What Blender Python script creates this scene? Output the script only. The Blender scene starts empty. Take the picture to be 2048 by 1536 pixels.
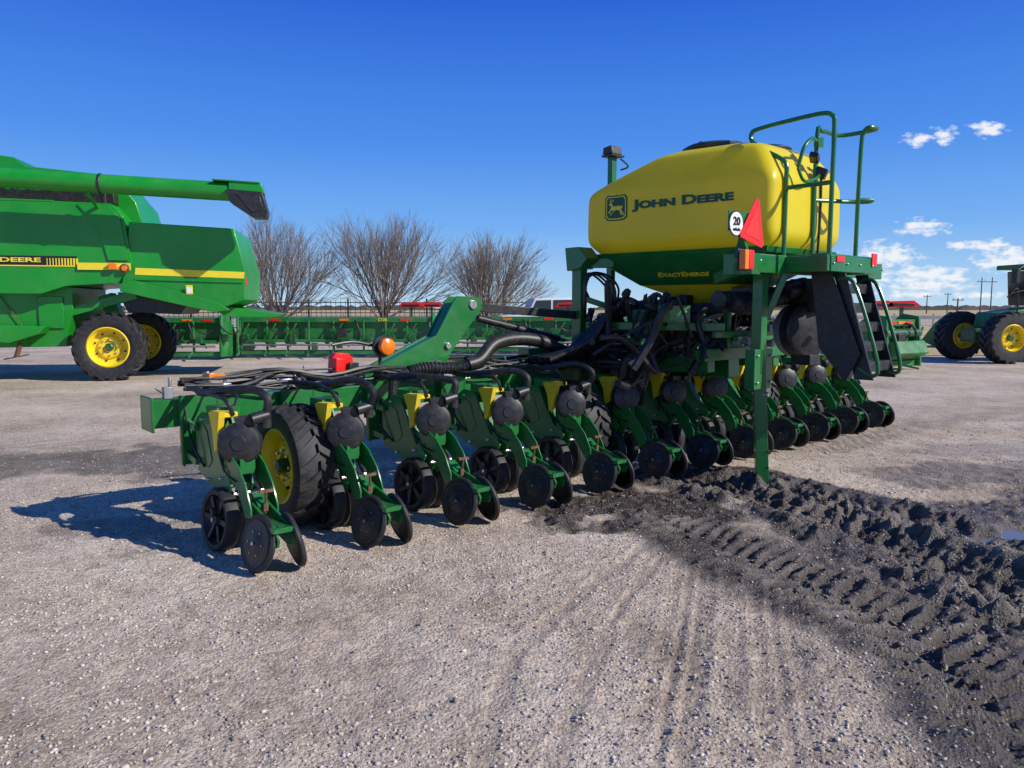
import bpy, bmesh, math, random
import numpy as np
from mathutils import Vector, Matrix, Euler
random.seed(4)
scn=bpy.context.scene
COL=scn.collection
# ------------------------------------------------------------ mesh builder
class B:
    def __init__(s): s.v=[];s.f=[];s.m=[]
    def add(s,vs,fs,m=0):
        o=len(s.v); s.v+=[tuple(v) for v in vs]; s.f+=[tuple(i+o for i in f) for f in fs]; s.m+=[m]*len(fs); return s
    def box(s,c,d,m=0,r=(0,0,0)):
        R=Euler(r).to_matrix(); c=Vector(c)
        vs=[c+R@Vector((x*d[0]/2,y*d[1]/2,z*d[2]/2)) for x in(-1,1) for y in(-1,1) for z in(-1,1)]
        return s.add(vs,[(0,1,3,2),(4,6,7,5),(0,4,5,1),(2,3,7,6),(0,2,6,4),(1,5,7,3)],m)
    def beam(s,a,b,w,h,m=0):
        a=Vector(a);b=Vector(b);t=(b-a).normalized();sd=t.cross(Vector((0,0,1)))
        if sd.length<.05: sd=Vector((1,0,0))
        sd.normalize();u=sd.cross(t).normalized()
        vs=[p+sd*x*w/2+u*y*h/2 for p in(a,b) for x in(-1,1) for y in(-1,1)]
        return s.add(vs,[(0,1,3,2),(4,6,7,5),(0,4,5,1),(2,3,7,6),(0,2,6,4),(1,5,7,3)],m)
    def lathe(s,o,ax,prof,n=20,m=0,cap=True):
        o=Vector(o);ax=Vector(ax).normalized();e=Vector((0,0,1)) if abs(ax.z)<.9 else Vector((1,0,0))
        u=ax.cross(e).normalized();w=ax.cross(u)
        vs=[];fs=[]
        for r,t in prof:
            for k in range(n):
                a=2*math.pi*k/n; vs.append(o+ax*t+(u*math.cos(a)+w*math.sin(a))*max(r,1e-4))
        for i in range(len(prof)-1):
            for k in range(n):
                k2=(k+1)%n; fs.append((i*n+k,i*n+k2,(i+1)*n+k2,(i+1)*n+k))
        if cap: fs.append(tuple(range(n-1,-1,-1)));fs.append(tuple((len(prof)-1)*n+k for k in range(n)))
        return s.add(vs,fs,m)
    def cyl(s,a,b,r,r2=None,n=14,m=0):
        a=Vector(a);b=Vector(b);L=(b-a).length
        return s.lathe(a,b-a,[(r,0),(r if r2 is None else r2,L)],n,m)
    def tube(s,pts,r,n=8,m=0,sub=6,rib=0):
        P=[Vector(p) for p in pts]; Q=[]
        if sub<=1: Q=P
        else:
            for i in range(len(P)-1):
                p0=P[max(i-1,0)];p1=P[i];p2=P[i+1];p3=P[min(i+2,len(P)-1)]
                for k in range(sub):
                    t=k/sub
                    Q.append(.5*((2*p1)+(p2-p0)*t+(2*p0-5*p1+4*p2-p3)*t*t+(3*p1-p0-3*p2+p3)*t**3))
            Q.append(P[-1])
        vs=[];fs=[];u=None
        for i,q in enumerate(Q):
            t=(Q[min(i+1,len(Q)-1)]-Q[max(i-1,0)]).normalized()
            if u is None:
                e=Vector((0,0,1)) if abs(t.z)<.9 else Vector((1,0,0)); u=t.cross(e).normalized()
            u=(u-t*u.dot(t)).normalized(); w=t.cross(u)
            rr=r*(1+(rib if i%2 else 0))
            for k in range(n):
                a=2*math.pi*k/n; vs.append(q+(u*math.cos(a)+w*math.sin(a))*rr)
        for i in range(len(Q)-1):
            for k in range(n):
                k2=(k+1)%n; fs.append((i*n+k,i*n+k2,(i+1)*n+k2,(i+1)*n+k))
        fs.append(tuple(range(n-1,-1,-1)));fs.append(tuple((len(Q)-1)*n+k for k in range(n)))
        return s.add(vs,fs,m)
    def prism(s,pts,ax,a,b,m=0):
        def P(p,t): return {'x':(t,p[0],p[1]),'y':(p[0],t,p[1]),'z':(p[0],p[1],t)}[ax]
        n=len(pts); vs=[P(p,a) for p in pts]+[P(p,b) for p in pts]
        fs=[tuple(range(n)),tuple(range(2*n-1,n-1,-1))]+[(i,(i+1)%n,(i+1)%n+n,i+n) for i in range(n)]
        return s.add(vs,fs,m)
    def loft(s,loops,m=0):
        n=len(loops[0]);vs=[p for l in loops for p in l];fs=[]
        for i in range(len(loops)-1):
            for k in range(n):
                k2=(k+1)%n; fs.append((i*n+k,i*n+k2,(i+1)*n+k2,(i+1)*n+k))
        fs.append(tuple(range(n-1,-1,-1)));fs.append(tuple((len(loops)-1)*n+k for k in range(n)))
        return s.add(vs,fs,m)
def mesh_of(b,name,mats,smooth=35):
    me=bpy.data.meshes.new(name); me.from_pydata(b.v,[],b.f)
    for mt in mats: me.materials.append(mt)
    me.polygons.foreach_set('material_index',b.m)
    bm=bmesh.new();bm.from_mesh(me);bmesh.ops.recalc_face_normals(bm,faces=bm.faces);bm.to_mesh(me);bm.free()
    me.shade_smooth(); me.set_sharp_from_angle(angle=math.radians(smooth))
    return me
def make(b,name,mats,par=None,loc=(0,0,0),rz=0,bev=0,smooth=35,label=None,M=None):
    if not isinstance(mats,(list,tuple)): mats=[mats]
    ob=bpy.data.objects.new(name,mesh_of(b,name,mats,smooth)); COL.objects.link(ob)
    ob.location=loc; ob.rotation_euler=(0,0,rz); ob.parent=par
    if M is not None: ob.matrix_basis=M
    if bev:
        md=ob.modifiers.new('bevel','BEVEL');md.width=bev;md.segments=2;md.limit_method='ANGLE';md.angle_limit=math.radians(40)
    if label: ob['label']=label
    return ob
def empty(name,loc,rz,label,cat,group=None):
    e=bpy.data.objects.new(name,None);COL.objects.link(e);e.location=loc;e.rotation_euler=(0,0,rz);e.empty_display_size=.3
    top(e,label,cat,group);return e
def top(o,label,cat,group=None):
    o['label']=label;o['category']=cat
    if group:o['group']=group
def frame(o,x,up):
    x=Vector(x).normalized();up=Vector(up);z=x.cross(up).normalized();y=z.cross(x)
    return Matrix(((x.x,y.x,z.x,o[0]),(x.y,y.y,z.y,o[1]),(x.z,y.z,z.z,o[2]),(0,0,0,1)))
def text(body,name,mat,par,M,width,height=None,off=.02,smallcaps=False,shear=0):
    cu=bpy.data.curves.new(name,'FONT');cu.body=body;cu.size=1;cu.offset=off;cu.extrude=.002;cu.align_x='CENTER';cu.align_y='CENTER';cu.shear=shear
    cu.resolution_u=3
    if smallcaps:
        cu.small_caps_scale=.8
        for c in cu.body_format: c.use_small_caps=True
    t=bpy.data.objects.new('tmp',cu);COL.objects.link(t);bpy.context.view_layer.update()
    me=bpy.data.meshes.new_from_object(t);bpy.data.objects.remove(t)
    co=np.array([v.co[:] for v in me.vertices]);mn=co.min(0);mx=co.max(0)
    k=width/(mx[0]-mn[0]);ky=k if height is None else height/(mx[1]-mn[1])
    for v in me.vertices:
        v.co.x=(v.co.x-(mn[0]+mx[0])/2)*k;v.co.y=(v.co.y-(mn[1]+mx[1])/2)*ky
    me.name=name;me.materials.clear();me.materials.append(mat)
    ob=bpy.data.objects.new(name,me);COL.objects.link(ob);ob.parent=par;ob.matrix_basis=M;return ob
# ------------------------------------------------------------ materials
def pm(name,col,rough=.4,metal=0,var=.15,scale=5,bump=0,dust=0,dustcol=(.34,.30,.25),bscale=60,coat=0,trans=0):
    m=bpy.data.materials.new(name);m.use_nodes=True;N=m.node_tree.nodes;L=m.node_tree.links;p=N['Principled BSDF']
    tc=N.new('ShaderNodeTexCoord');n=N.new('ShaderNodeTexNoise');n.inputs['Scale'].default_value=scale;n.inputs['Detail'].default_value=6
    L.new(tc.outputs['Object'],n.inputs['Vector'])
    mr=N.new('ShaderNodeMapRange');mr.inputs[1].default_value=.3;mr.inputs[2].default_value=.7;mr.inputs[3].default_value=1-var;mr.inputs[4].default_value=1+var
    L.new(n.outputs['Fac'],mr.inputs[0])
    mx=N.new('ShaderNodeVectorMath');mx.operation='SCALE';mx.inputs[0].default_value=col;L.new(mr.outputs[0],mx.inputs['Scale'])
    out=mx.outputs[0]
    p.inputs['Roughness'].default_value=rough
    if dust:
        n2=N.new('ShaderNodeTexNoise');n2.inputs['Scale'].default_value=scale*2.3;n2.inputs['Detail'].default_value=10;n2.inputs['Roughness'].default_value=.7
        L.new(tc.outputs['Object'],n2.inputs['Vector'])
        r=N.new('ShaderNodeMapRange');r.inputs[1].default_value=.45;r.inputs[2].default_value=.75;r.inputs[3].default_value=0;r.inputs[4].default_value=dust
        L.new(n2.outputs['Fac'],r.inputs[0])
        mi=N.new('ShaderNodeMix');mi.data_type='RGBA';L.new(r.outputs[0],mi.inputs[0]);L.new(out,mi.inputs[6]);mi.inputs[7].default_value=(*dustcol,1)
        out=mi.outputs[2]
        rr=N.new('ShaderNodeMapRange');rr.inputs[3].default_value=rough;rr.inputs[4].default_value=min(1,rough+.5);L.new(r.outputs[0],rr.inputs[0]);L.new(rr.outputs[0],p.inputs['Roughness'])
    L.new(out,p.inputs['Base Color']);p.inputs['Metallic'].default_value=metal
    if coat:p.inputs['Coat Weight'].default_value=coat;p.inputs['Coat Roughness'].default_value=.1
    if bump:
        n3=N.new('ShaderNodeTexNoise');n3.inputs['Scale'].default_value=bscale;n3.inputs['Detail'].default_value=4;L.new(tc.outputs['Object'],n3.inputs['Vector'])
        bp=N.new('ShaderNodeBump');bp.inputs['Strength'].default_value=bump;bp.inputs['Distance'].default_value=.01;L.new(n3.outputs['Fac'],bp.inputs['Height']);L.new(bp.outputs[0],p.inputs['Normal'])
    if trans:
        t=N.new('ShaderNodeBsdfTranslucent');L.new(out,t.inputs[0]);ms=N.new('ShaderNodeMixShader');ms.inputs[0].default_value=trans
        L.new(p.outputs[0],ms.inputs[1]);L.new(t.outputs[0],ms.inputs[2]);L.new(ms.outputs[0],N['Material Output'].inputs[0])
    return m
GREEN=pm('green_paint',(.007,.150,.027),.3,0,.12,3,dust=.10,coat=.3)
GREEN_C=pm('combine_green_paint',(.006,.265,.016),.36,0,.16,.8,dust=.10,coat=.15)
GREEN_D=pm('dark_green_paint',(.010,.085,.025),.4,0,.25,3,dust=.3)
GREEN_H=pm('header_green_paint',(.008,.17,.03),.4,0,.25,1.5,dust=.3)
YEL=pm('yellow_paint',(.88,.64,.01),.35,0,.10,5,dust=.2)
TANKY=pm('yellow_poly',(.93,.74,.025),.34,0,.05,2,trans=.32,bump=.05,bscale=200)
BLK=pm('black_plastic',(.014,.014,.015),.42,0,.3,8,dust=.12)
HOSE=pm('black_hose',(.010,.010,.011),.46,0,.2,10,dust=.12)
RUB=pm('tyre_rubber',(.017,.017,.018),.62,0,.3,6,dust=.3,dustcol=(.16,.135,.11),bump=.2)
RUBL=pm('dusty_rubber',(.016,.016,.016),.6,0,.3,9,dust=.2,dustcol=(.16,.135,.11))
STEEL=pm('zinc_steel',(.6,.6,.58),.35,1,.2,20)
RUST=pm('rusty_iron',(.17,.09,.05),.7,.4,.4,20)
RED=pm('red_reflector',(.80,.015,.012),.3,0,.1,9)
REDO=pm('fluorescent_red',(.84,.03,.018),.4,0,.1,9)
ORANGE=pm('orange_lens',(.9,.20,.01),.2,0,.15,15)
WHITE=pm('white_sheet',(.8,.8,.8),.4,0,.03,9)
TXTG=pm('green_print',(.006,.09,.04),.5,0,.05,9)
TXTY=pm('yellow_print',(.85,.68,.03),.5,0,.05,9)
TXTB=pm('black_print',(.012,.012,.012),.5,0,.05,9)
GREY=pm('grey_galvanised',(.30,.31,.31),.45,.5,.25,8)
GLASS=pm('dark_glass',(.02,.025,.03),.08,0,.1,3)
BARK=pm('bark',(.20,.155,.125),.9,0,.25,4)
CARW=pm('white_car_paint',(.7,.71,.72),.25,0,.05,3,coat=.5)
# ------------------------------------------------------------ camera, light, world
cam=bpy.data.cameras.new('camera');co=bpy.data.objects.new('camera',cam);COL.objects.link(co)
co.location=(0,0,1.6);co.rotation_euler=(math.radians(90-5.8),0,0);cam.sensor_width=36;cam.lens=26.37;cam.clip_end=3000;scn.camera=co
S=Vector((.94,-.34,0)).normalized()*math.cos(math.radians(34))+Vector((0,0,math.sin(math.radians(34))))
sun=bpy.data.lights.new('sun','SUN');sun.energy=5.0;sun.angle=math.radians(.5);sun.color=(1,.96,.89)
so=bpy.data.objects.new('sun',sun);COL.objects.link(so);so.location=(20,-10,20);so.rotation_mode='QUATERNION';so.rotation_quaternion=S.to_track_quat('Z','Y')
w=bpy.data.worlds.new('World');scn.world=w;w.use_nodes=True;N=w.node_tree.nodes;L=w.node_tree.links;bg=N['Background']
sky=N.new('ShaderNodeTexSky');sky.sky_type='NISHITA';sky.sun_disc=False;sky.sun_elevation=math.radians(34);sky.sun_rotation=math.atan2(S.x,S.y)
sky.air_density=1.0;sky.dust_density=.25;sky.ozone_density=2.5
tc=N.new('ShaderNodeTexCoord');sx=N.new('ShaderNodeSeparateXYZ');L.new(tc.outputs['Generated'],sx.inputs[0])
gr=N.new('ShaderNodeValToRGB');e=gr.color_ramp.elements
ST=[(0,(.50,.71,.90)),(.035,(.36,.61,.91)),(.10,(.17,.43,.91)),(.2,(.068,.275,.86)),(.36,(.017,.13,.70)),(.7,(.018,.10,.42)),(1,(.018,.08,.32))]
while len(e)<len(ST): e.new(.5)
for k,(pos,c) in zip(e,ST): k.position=pos;k.color=(*c,1)
L.new(sx.outputs[2],gr.inputs[0])
gsx=N.new('ShaderNodeVectorMath');gsx.operation='SCALE';gsx.inputs['Scale'].default_value=1/.105;L.new(gr.outputs[0],gsx.inputs[0])
bl=N.new('ShaderNodeMix');bl.data_type='RGBA';bl.inputs[0].default_value=.92;L.new(sky.outputs[0],bl.inputs[6]);L.new(gsx.outputs[0],bl.inputs[7])
def mth(op,a,b=None,c=None):
    n=N.new('ShaderNodeMath');n.operation=op
    for i,x in enumerate((a,b,c)):
        if x is None: continue
        if isinstance(x,(int,float)): n.inputs[i].default_value=x
        else: L.new(x,n.inputs[i])
    return n.outputs[0]
ym=mth('MAXIMUM',sx.outputs[1],.02);px=mth('DIVIDE',sx.outputs[0],ym);pz=mth('DIVIDE',sx.outputs[2],ym)
cb=N.new('ShaderNodeCombineXYZ');L.new(px,cb.inputs[0]);L.new(pz,cb.inputs[1])
def cd(u,v):
    zd=-151.6+(768-v)*.995;yd=1492+(768-v)*.101;return ((u-1024)/yd,zd/yd)
cl=None
for u,v,a,b_ in [(1838,279,34,15),(1886,266,30,11),(1975,257,36,17),(1887,284,16,8),(1848,454,50,17),(1803,465,20,9),(1980,491,54,14),(1920,490,30,10),(1770,513,68,30),(1845,548,96,20),(1900,556,44,14),(2010,524,68,24),(1860,571,80,12),(1740,562,54,15),(1830,588,70,9),(1960,590,50,8),(2035,505,40,13),(2150,430,60,20),(2300,500,90,22)]:
    c=cd(u,v);vm=N.new('ShaderNodeVectorMath');vm.operation='SUBTRACT';L.new(cb.outputs[0],vm.inputs[0]);vm.inputs[1].default_value=(c[0],c[1],0)
    vs=N.new('ShaderNodeVectorMath');vs.operation='MULTIPLY';L.new(vm.outputs[0],vs.inputs[0]);vs.inputs[1].default_value=(1500/a,1500/b_,0)
    vl=N.new('ShaderNodeVectorMath');vl.operation='LENGTH';L.new(vs.outputs[0],vl.inputs[0])
    d=mth('SUBTRACT',1.0,vl.outputs['Value']);cl=d if cl is None else mth('MAXIMUM',cl,d)
mpg=N.new('ShaderNodeMapping');mpg.inputs['Scale'].default_value=(60,130,1);L.new(cb.outputs[0],mpg.inputs[0])
nz=N.new('ShaderNodeTexNoise');nz.inputs['Scale'].default_value=1;nz.inputs['Detail'].default_value=7;L.new(mpg.outputs[0],nz.inputs['Vector'])
s1=mth('ADD',mth('MAXIMUM',cl,-1.0),mth('MULTIPLY',mth('SUBTRACT',nz.outputs['Fac'],.5),2.8))
fc=N.new('ShaderNodeMapRange');fc.inputs[1].default_value=.0;fc.inputs[2].default_value=.75;L.new(s1,fc.inputs[0])
ft=mth('MULTIPLY',fc.outputs[0],.92)
mi=N.new('ShaderNodeMix');mi.data_type='RGBA';L.new(ft,mi.inputs[0]);L.new(bl.outputs[2],mi.inputs[6]);mi.inputs[7].default_value=(8.6,8.8,9.2,1)
L.new(mi.outputs[2],bg.inputs[0]);bg.inputs[1].default_value=.105
scn.view_settings.view_transform='Standard';scn.view_settings.look='None';scn.view_settings.exposure=0
# ------------------------------------------------------------ ground
def vnoise(x,y,f,seed=0):
    x=x*f;y=y*f;xi=np.floor(x).astype(np.int64);yi=np.floor(y).astype(np.int64);fx=x-xi;fy=y-yi
    fx=fx*fx*(3-2*fx);fy=fy*fy*(3-2*fy)
    def h(a,b):
        n=(a*374761393+b*668265263+seed*974711)&0x7fffffff;n=((n^(n>>13))*1274126177)&0x7fffffff
        return ((n^(n>>16))&0xffff)/65535.0
    return (h(xi,yi)*(1-fx)+h(xi+1,yi)*fx)*(1-fy)+(h(xi,yi+1)*(1-fx)+h(xi+1,yi+1)*fx)*fy
def band(X,Y,pts):
    D=np.full(X.shape,1e9);Sg=np.zeros(X.shape);T=np.zeros(X.shape);acc=0
    for (ax,ay),(bx,by) in zip(pts[:-1],pts[1:]):
        dx,dy=bx-ax,by-ay;Ln=math.hypot(dx,dy);t=np.clip(((X-ax)*dx+(Y-ay)*dy)/Ln**2,0,1)
        qx=X-ax-t*dx;qy=Y-ay-t*dy;d=np.hypot(qx,qy);sd=np.sign(qx*dy-qy*dx)
        k=d<D;D=np.where(k,d,D);Sg=np.where(k,sd*d,Sg);T=np.where(k,acc+t*Ln,T);acc+=Ln
    return D,Sg,T
MUD1=[(1.5,7.3),(1.85,6.8),(2.24,6.14),(2.5,5.42),(2.69,4.74),(2.87,4.06),(3.1,3.2),(3.3,2.2)]
MUD1b=[(2.2,7.0),(2.76,5.98),(3.17,5.29),(3.4,4.7),(3.7,3.9),(4.0,3.0)]
MUD2=[(1.15,5.5),(1.5,4.75),(1.78,4.13),(1.97,3.66),(2.0,3.2),(1.95,2.7),(1.9,2.0),(1.9,1.2)]
FT=[([(-.25,1.6),(-.1,2.6),(.02,3.4),(.45,4.2),(.9,4.95)],.055),([(.38,1.6),(.55,2.58),(.92,3.79),(1.15,4.6)],.13),([(.82,1.6),(.99,2.4),(1.27,3.4),(1.5,4.2)],.14),([(.05,1.6),(.16,2.58),(.5,3.7),(.95,4.7)],.035),([(-3,9),(0,10.5),(3,12.5),(8,16)],.3),([(4.5,3),(5,6),(6.5,9),(9,13)],.3),([(5.6,3),(6,6),(7.6,9),(10.5,13)],.3),([(3.6,8.5),(5.6,10.2),(9,12.4)],.25),([(-8,8.2),(-3,9.2),(1,12)],.4)]
def sm(a,b,x): t=np.clip((x-a)/(b-a),0,1);return t*t*(3-2*t)
def ground_fn(X,Y):
    near=1-sm(9,22,np.hypot(X,Y))
    z=(vnoise(X,Y,.6,1)-.5)*.04*near+(vnoise(X,Y,3,2)-.5)*.014*near+(vnoise(X,Y,11,3)-.5)*.011*near+(vnoise(X,Y,26,4)-.5)*.010*near
    wet=sm(.60,.85,vnoise(X,Y,.45,7))*.25;ridge=np.zeros(X.shape)
    warp=(vnoise(X,Y,2.5,9)-.5)*.30+(vnoise(X,Y,7,19)-.5)*.16
    for pts,w_,dp,st in ((MUD1,.50,.13,1),(MUD1b,.42,.08,1),(MUD2,.38,.035,0)):
        D,Sg,T=band(X,Y,pts);Dw=np.abs(D+warp*(1 if st else .5))
        k=1-sm(w_*.6,w_*1.1,Dw);wet=np.maximum(wet,(1-sm(w_*.7,w_*(1.45 if st else 1.7),Dw))*(1 if st else .92))
        tw=T+(vnoise(X,Y,3,21)-.5)*.10+(vnoise(X,Y,9,24)-.5)*.035
        ph=tw/(.19 if st else .125)+np.abs(Sg)*2.4+(Sg>0)*.5
        chev=np.tanh(2.6*np.sin(2*math.pi*ph));cm=sm(.25,.55,vnoise(X,Y,1.6,23))
        r1=np.abs(vnoise(X,Y,6,11)-.5)*2;r2=np.abs(vnoise(X,Y,15,12)-.5)*2
        lump=.20-r1*.55-r2*.35+vnoise(X,Y,34,22)*.28
        z=z+k*(chev*(.017 if st else .022)*(.35+.65*cm)+lump*dp*.85)
        z=z-np.exp(-(Sg/(w_*.35))**2)*dp*.6*sm(0,.5,T)*k+np.exp(-((np.abs(Sg)-w_*.8)/.10)**2)*dp*.75*vnoise(X,Y,5,13)*sm(0,.5,T)
        ridge=np.maximum(ridge,k*sm(-.2,1,chev)*(.4+.6*cm)*vnoise(X,Y,4,33))
    for cx,cy,r,a in ((1.1,6.0,1.0,.92),(.3,5.9,.6,.65),(1.9,6.7,.5,.95),(2.4,4.6,.9,.78),(2.6,3.7,1.05,.76),(2.7,2.8,1.1,.72),(2.4,2.1,1.0,.68),(3.4,4.2,1.0,.8),(1.2,3.3,.5,.28),(-3.7,7.8,1.3,.65),(-5.5,7.6,1.2,.6),(-2.6,5.4,.9,.42),(3.8,5.4,1.0,.78),(4.8,6.0,1.0,.55),(4.5,7.1,1.0,.55),(0,7.9,1.6,.6),(3,9.6,1.2,.5),(5.5,8.4,1,.4),(-.6,4.4,.4,.2)):
        d=np.hypot(X-cx,(Y-cy)*1.3)+(vnoise(X,Y,3,15)-.5)*1.0+(vnoise(X,Y,8,25)-.5)*.3
        k=(1-sm(r*.6,r*1.15,d))*a;wet=np.maximum(wet,k);z=z+k*((vnoise(X,Y,12,16)-.5)*.035+(vnoise(X,Y,28,18)-.5)*.022)
    tr=np.zeros(X.shape)
    for pts,w_ in FT:
        D,Sg,T=band(X,Y,pts);fade=.5+.5*sm(.3,.6,vnoise(X,Y,1.2,27))
        k=(1-sm(w_*.8,w_*1.1,D+(vnoise(X,Y,4,17)-.5)*.06))*fade
        if w_>.1:
            blk=np.tanh(3*np.sin(2*math.pi*(T/.085+np.abs(Sg)/.14)));rib=np.tanh(3*np.sin(2*math.pi*Sg/.075))
            pat=np.where(np.abs(Sg)>w_*.5,blk,rib)
        else: pat=-1+0*X
        z=z+k*(.0055*pat-.007)+np.exp(-((D-w_*1.1)/.025)**2)*.006*fade
        tr=np.maximum(tr,k*(.6-.4*pat))
    pd=np.hypot((X-3.74)/.34,(Y-5.22)/.20)+(vnoise(X,Y,6,41)-.5)*.6;kp=1-sm(.75,1.25,pd)
    z=z*(1-kp)-.05*kp
    return z,np.clip(wet,0,1),np.clip(tr,0,1),ridge
def axis(lo,hi,step,out,g=1.12):
    a=list(np.arange(lo,hi,step));s=step;x=a[-1]
    while x<out: s=min(s*g,60);x+=s;a.append(x)
    return np.array(a)
xs=axis(0,4.9,.016,1500);xs=np.concatenate([-axis(0,2.6,.02,1500,1.05)[:0:-1],xs]);ys=axis(1.5,6.6,.016,1800,1.05);ys=np.concatenate([np.array([-60,-30,-15,-8,-4,-2,-1,0,.5,.9,1.1,1.3]),ys])
X,Y=np.meshgrid(xs,ys);Z,WET,TR,RG=ground_fn(X,Y)
def grid_mesh(name,X,Y,Z,mat):
    ny,nx=X.shape;me=bpy.data.meshes.new(name);V=np.stack([X,Y,Z],-1).reshape(-1,3).astype(np.float32)
    i=np.arange(ny*nx).reshape(ny,nx);F=np.stack([i[:-1,:-1],i[:-1,1:],i[1:,1:],i[1:,:-1]],-1).reshape(-1,4)
    me.vertices.add(len(V));me.vertices.foreach_set('co',V.ravel());me.loops.add(F.size);me.loops.foreach_set('vertex_index',F.ravel().astype(np.int32))
    me.polygons.add(len(F));me.polygons.foreach_set('loop_start',(np.arange(len(F))*4).astype(np.int32));me.update(calc_edges=True)
    me.materials.append(mat);me.shade_smooth();ob=bpy.data.objects.new(name,me);COL.objects.link(ob);return ob
gm=bpy.data.materials.new('gravel_ground');gm.use_nodes=True;N=gm.node_tree.nodes;L=gm.node_tree.links;p=N['Principled BSDF']
tc=N.new('ShaderNodeTexCoord')
def noise(sc,det=8,ro=.6):
    n=N.new('ShaderNodeTexNoise');n.inputs['Scale'].default_value=sc;n.inputs['Detail'].default_value=det;n.inputs['Roughness'].default_value=ro;L.new(tc.outputs['Object'],n.inputs['Vector']);return n.outputs['Fac']
def ramp(f,st):
    r=N.new('ShaderNodeValToRGB');e=r.color_ramp.elements
    while len(e)<len(st): e.new(.5)
    for k,(pos,c) in zip(e,st): k.position=pos;k.color=(*c,1)
    L.new(f,r.inputs[0]);return r.outputs[0]
def mixc(f,a,b,mode='MIX'):
    m=N.new('ShaderNodeMix');m.data_type='RGBA';m.blend_type=mode
    if isinstance(f,float): m.inputs[0].default_value=f
    else: L.new(f,m.inputs[0])
    for k,x in ((6,a),(7,b)):
        if isinstance(x,tuple): m.inputs[k].default_value=(*x,1)
        else: L.new(x,m.inputs[k])
    return m.outputs[2]
base=ramp(noise(.55,10,.65),[(.3,(.45,.35,.255)),(.5,(.68,.55,.43)),(.7,(.82,.71,.59))])
fine=ramp(noise(38,6,.75),[(.3,(.42,.40,.38)),(.5,(.95,.94,.92)),(.72,(1,1,1))])
c=mixc(1.0,base,fine,'MULTIPLY')
mid=ramp(noise(4.5,8,.7),[(.3,(.62,.57,.52)),(.5,(1,1,1)),(.75,(1,1,1))]);c=mixc(.85,c,mid,'MULTIPLY')
vo=N.new('ShaderNodeTexVoronoi');vo.inputs['Scale'].default_value=62;L.new(tc.outputs['Object'],vo.inputs['Vector'])
vc=ramp(vo.outputs['Color'],[(.1,(.55,.53,.51)),(.5,(.95,.95,.95)),(.9,(1,1,1))]);c=mixc(.85,c,vc,'MULTIPLY')
at=N.new('ShaderNodeAttribute');at.attribute_name='wet';at2=N.new('ShaderNodeAttribute');at2.attribute_name='track';at3=N.new('ShaderNodeAttribute');at3.attribute_name='ridge'
mud=ramp(noise(7,8,.7),[(.3,(.038,.029,.023)),(.55,(.080,.062,.049)),(.80,(.21,.17,.135))])
def MT(op,a,b=None):
    n=N.new('ShaderNodeMath');n.operation=op
    for i,x in enumerate((a,b)):
        if x is None: continue
        if isinstance(x,(int,float)): n.inputs[i].default_value=x
        else: L.new(x,n.inputs[i])
    return n.outputs[0]
mud=mixc(at3.outputs['Fac'],mud,(.24,.195,.155))
c=mixc(MT('MULTIPLY',at2.outputs['Fac'],.62),c,(.24,.19,.15))
wf=N.new('ShaderNodeMapRange');wf.inputs[1].default_value=.12;wf.inputs[2].default_value=.88;L.new(MT('ADD',at.outputs['Fac'],MT('MULTIPLY',MT('SUBTRACT',noise(5,6,.7),.5),.55)),wf.inputs[0])
c=mixc(wf.outputs[0],c,mud);L.new(c,p.inputs['Base Color'])
rr=N.new('ShaderNodeMapRange');rr.inputs[3].default_value=.95;rr.inputs[4].default_value=.33;L.new(wf.outputs[0],rr.inputs[0]);L.new(rr.outputs[0],p.inputs['Roughness'])
bp=N.new('ShaderNodeBump');bp.inputs['Strength'].default_value=.9;bp.inputs['Distance'].default_value=.012
L.new(MT('ADD',MT('ADD',noise(75,5,.7),MT('MULTIPLY',vo.outputs['Distance'],-.7)),MT('MULTIPLY',noise(18,6,.7),1.2)),bp.inputs['Height']);L.new(bp.outputs[0],p.inputs['Normal'])
g=grid_mesh('ground',X,Y,Z,gm);g['kind']='structure';g['label']='pale gravel yard with muddy tyre ruts';g['category']='ground'
for nm,arr in (('wet',WET),('track',TR),('ridge',RG)):
    a=g.data.attributes.new(nm,'FLOAT','POINT');a.data.foreach_set('value',arr.ravel().astype(np.float32))
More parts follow.
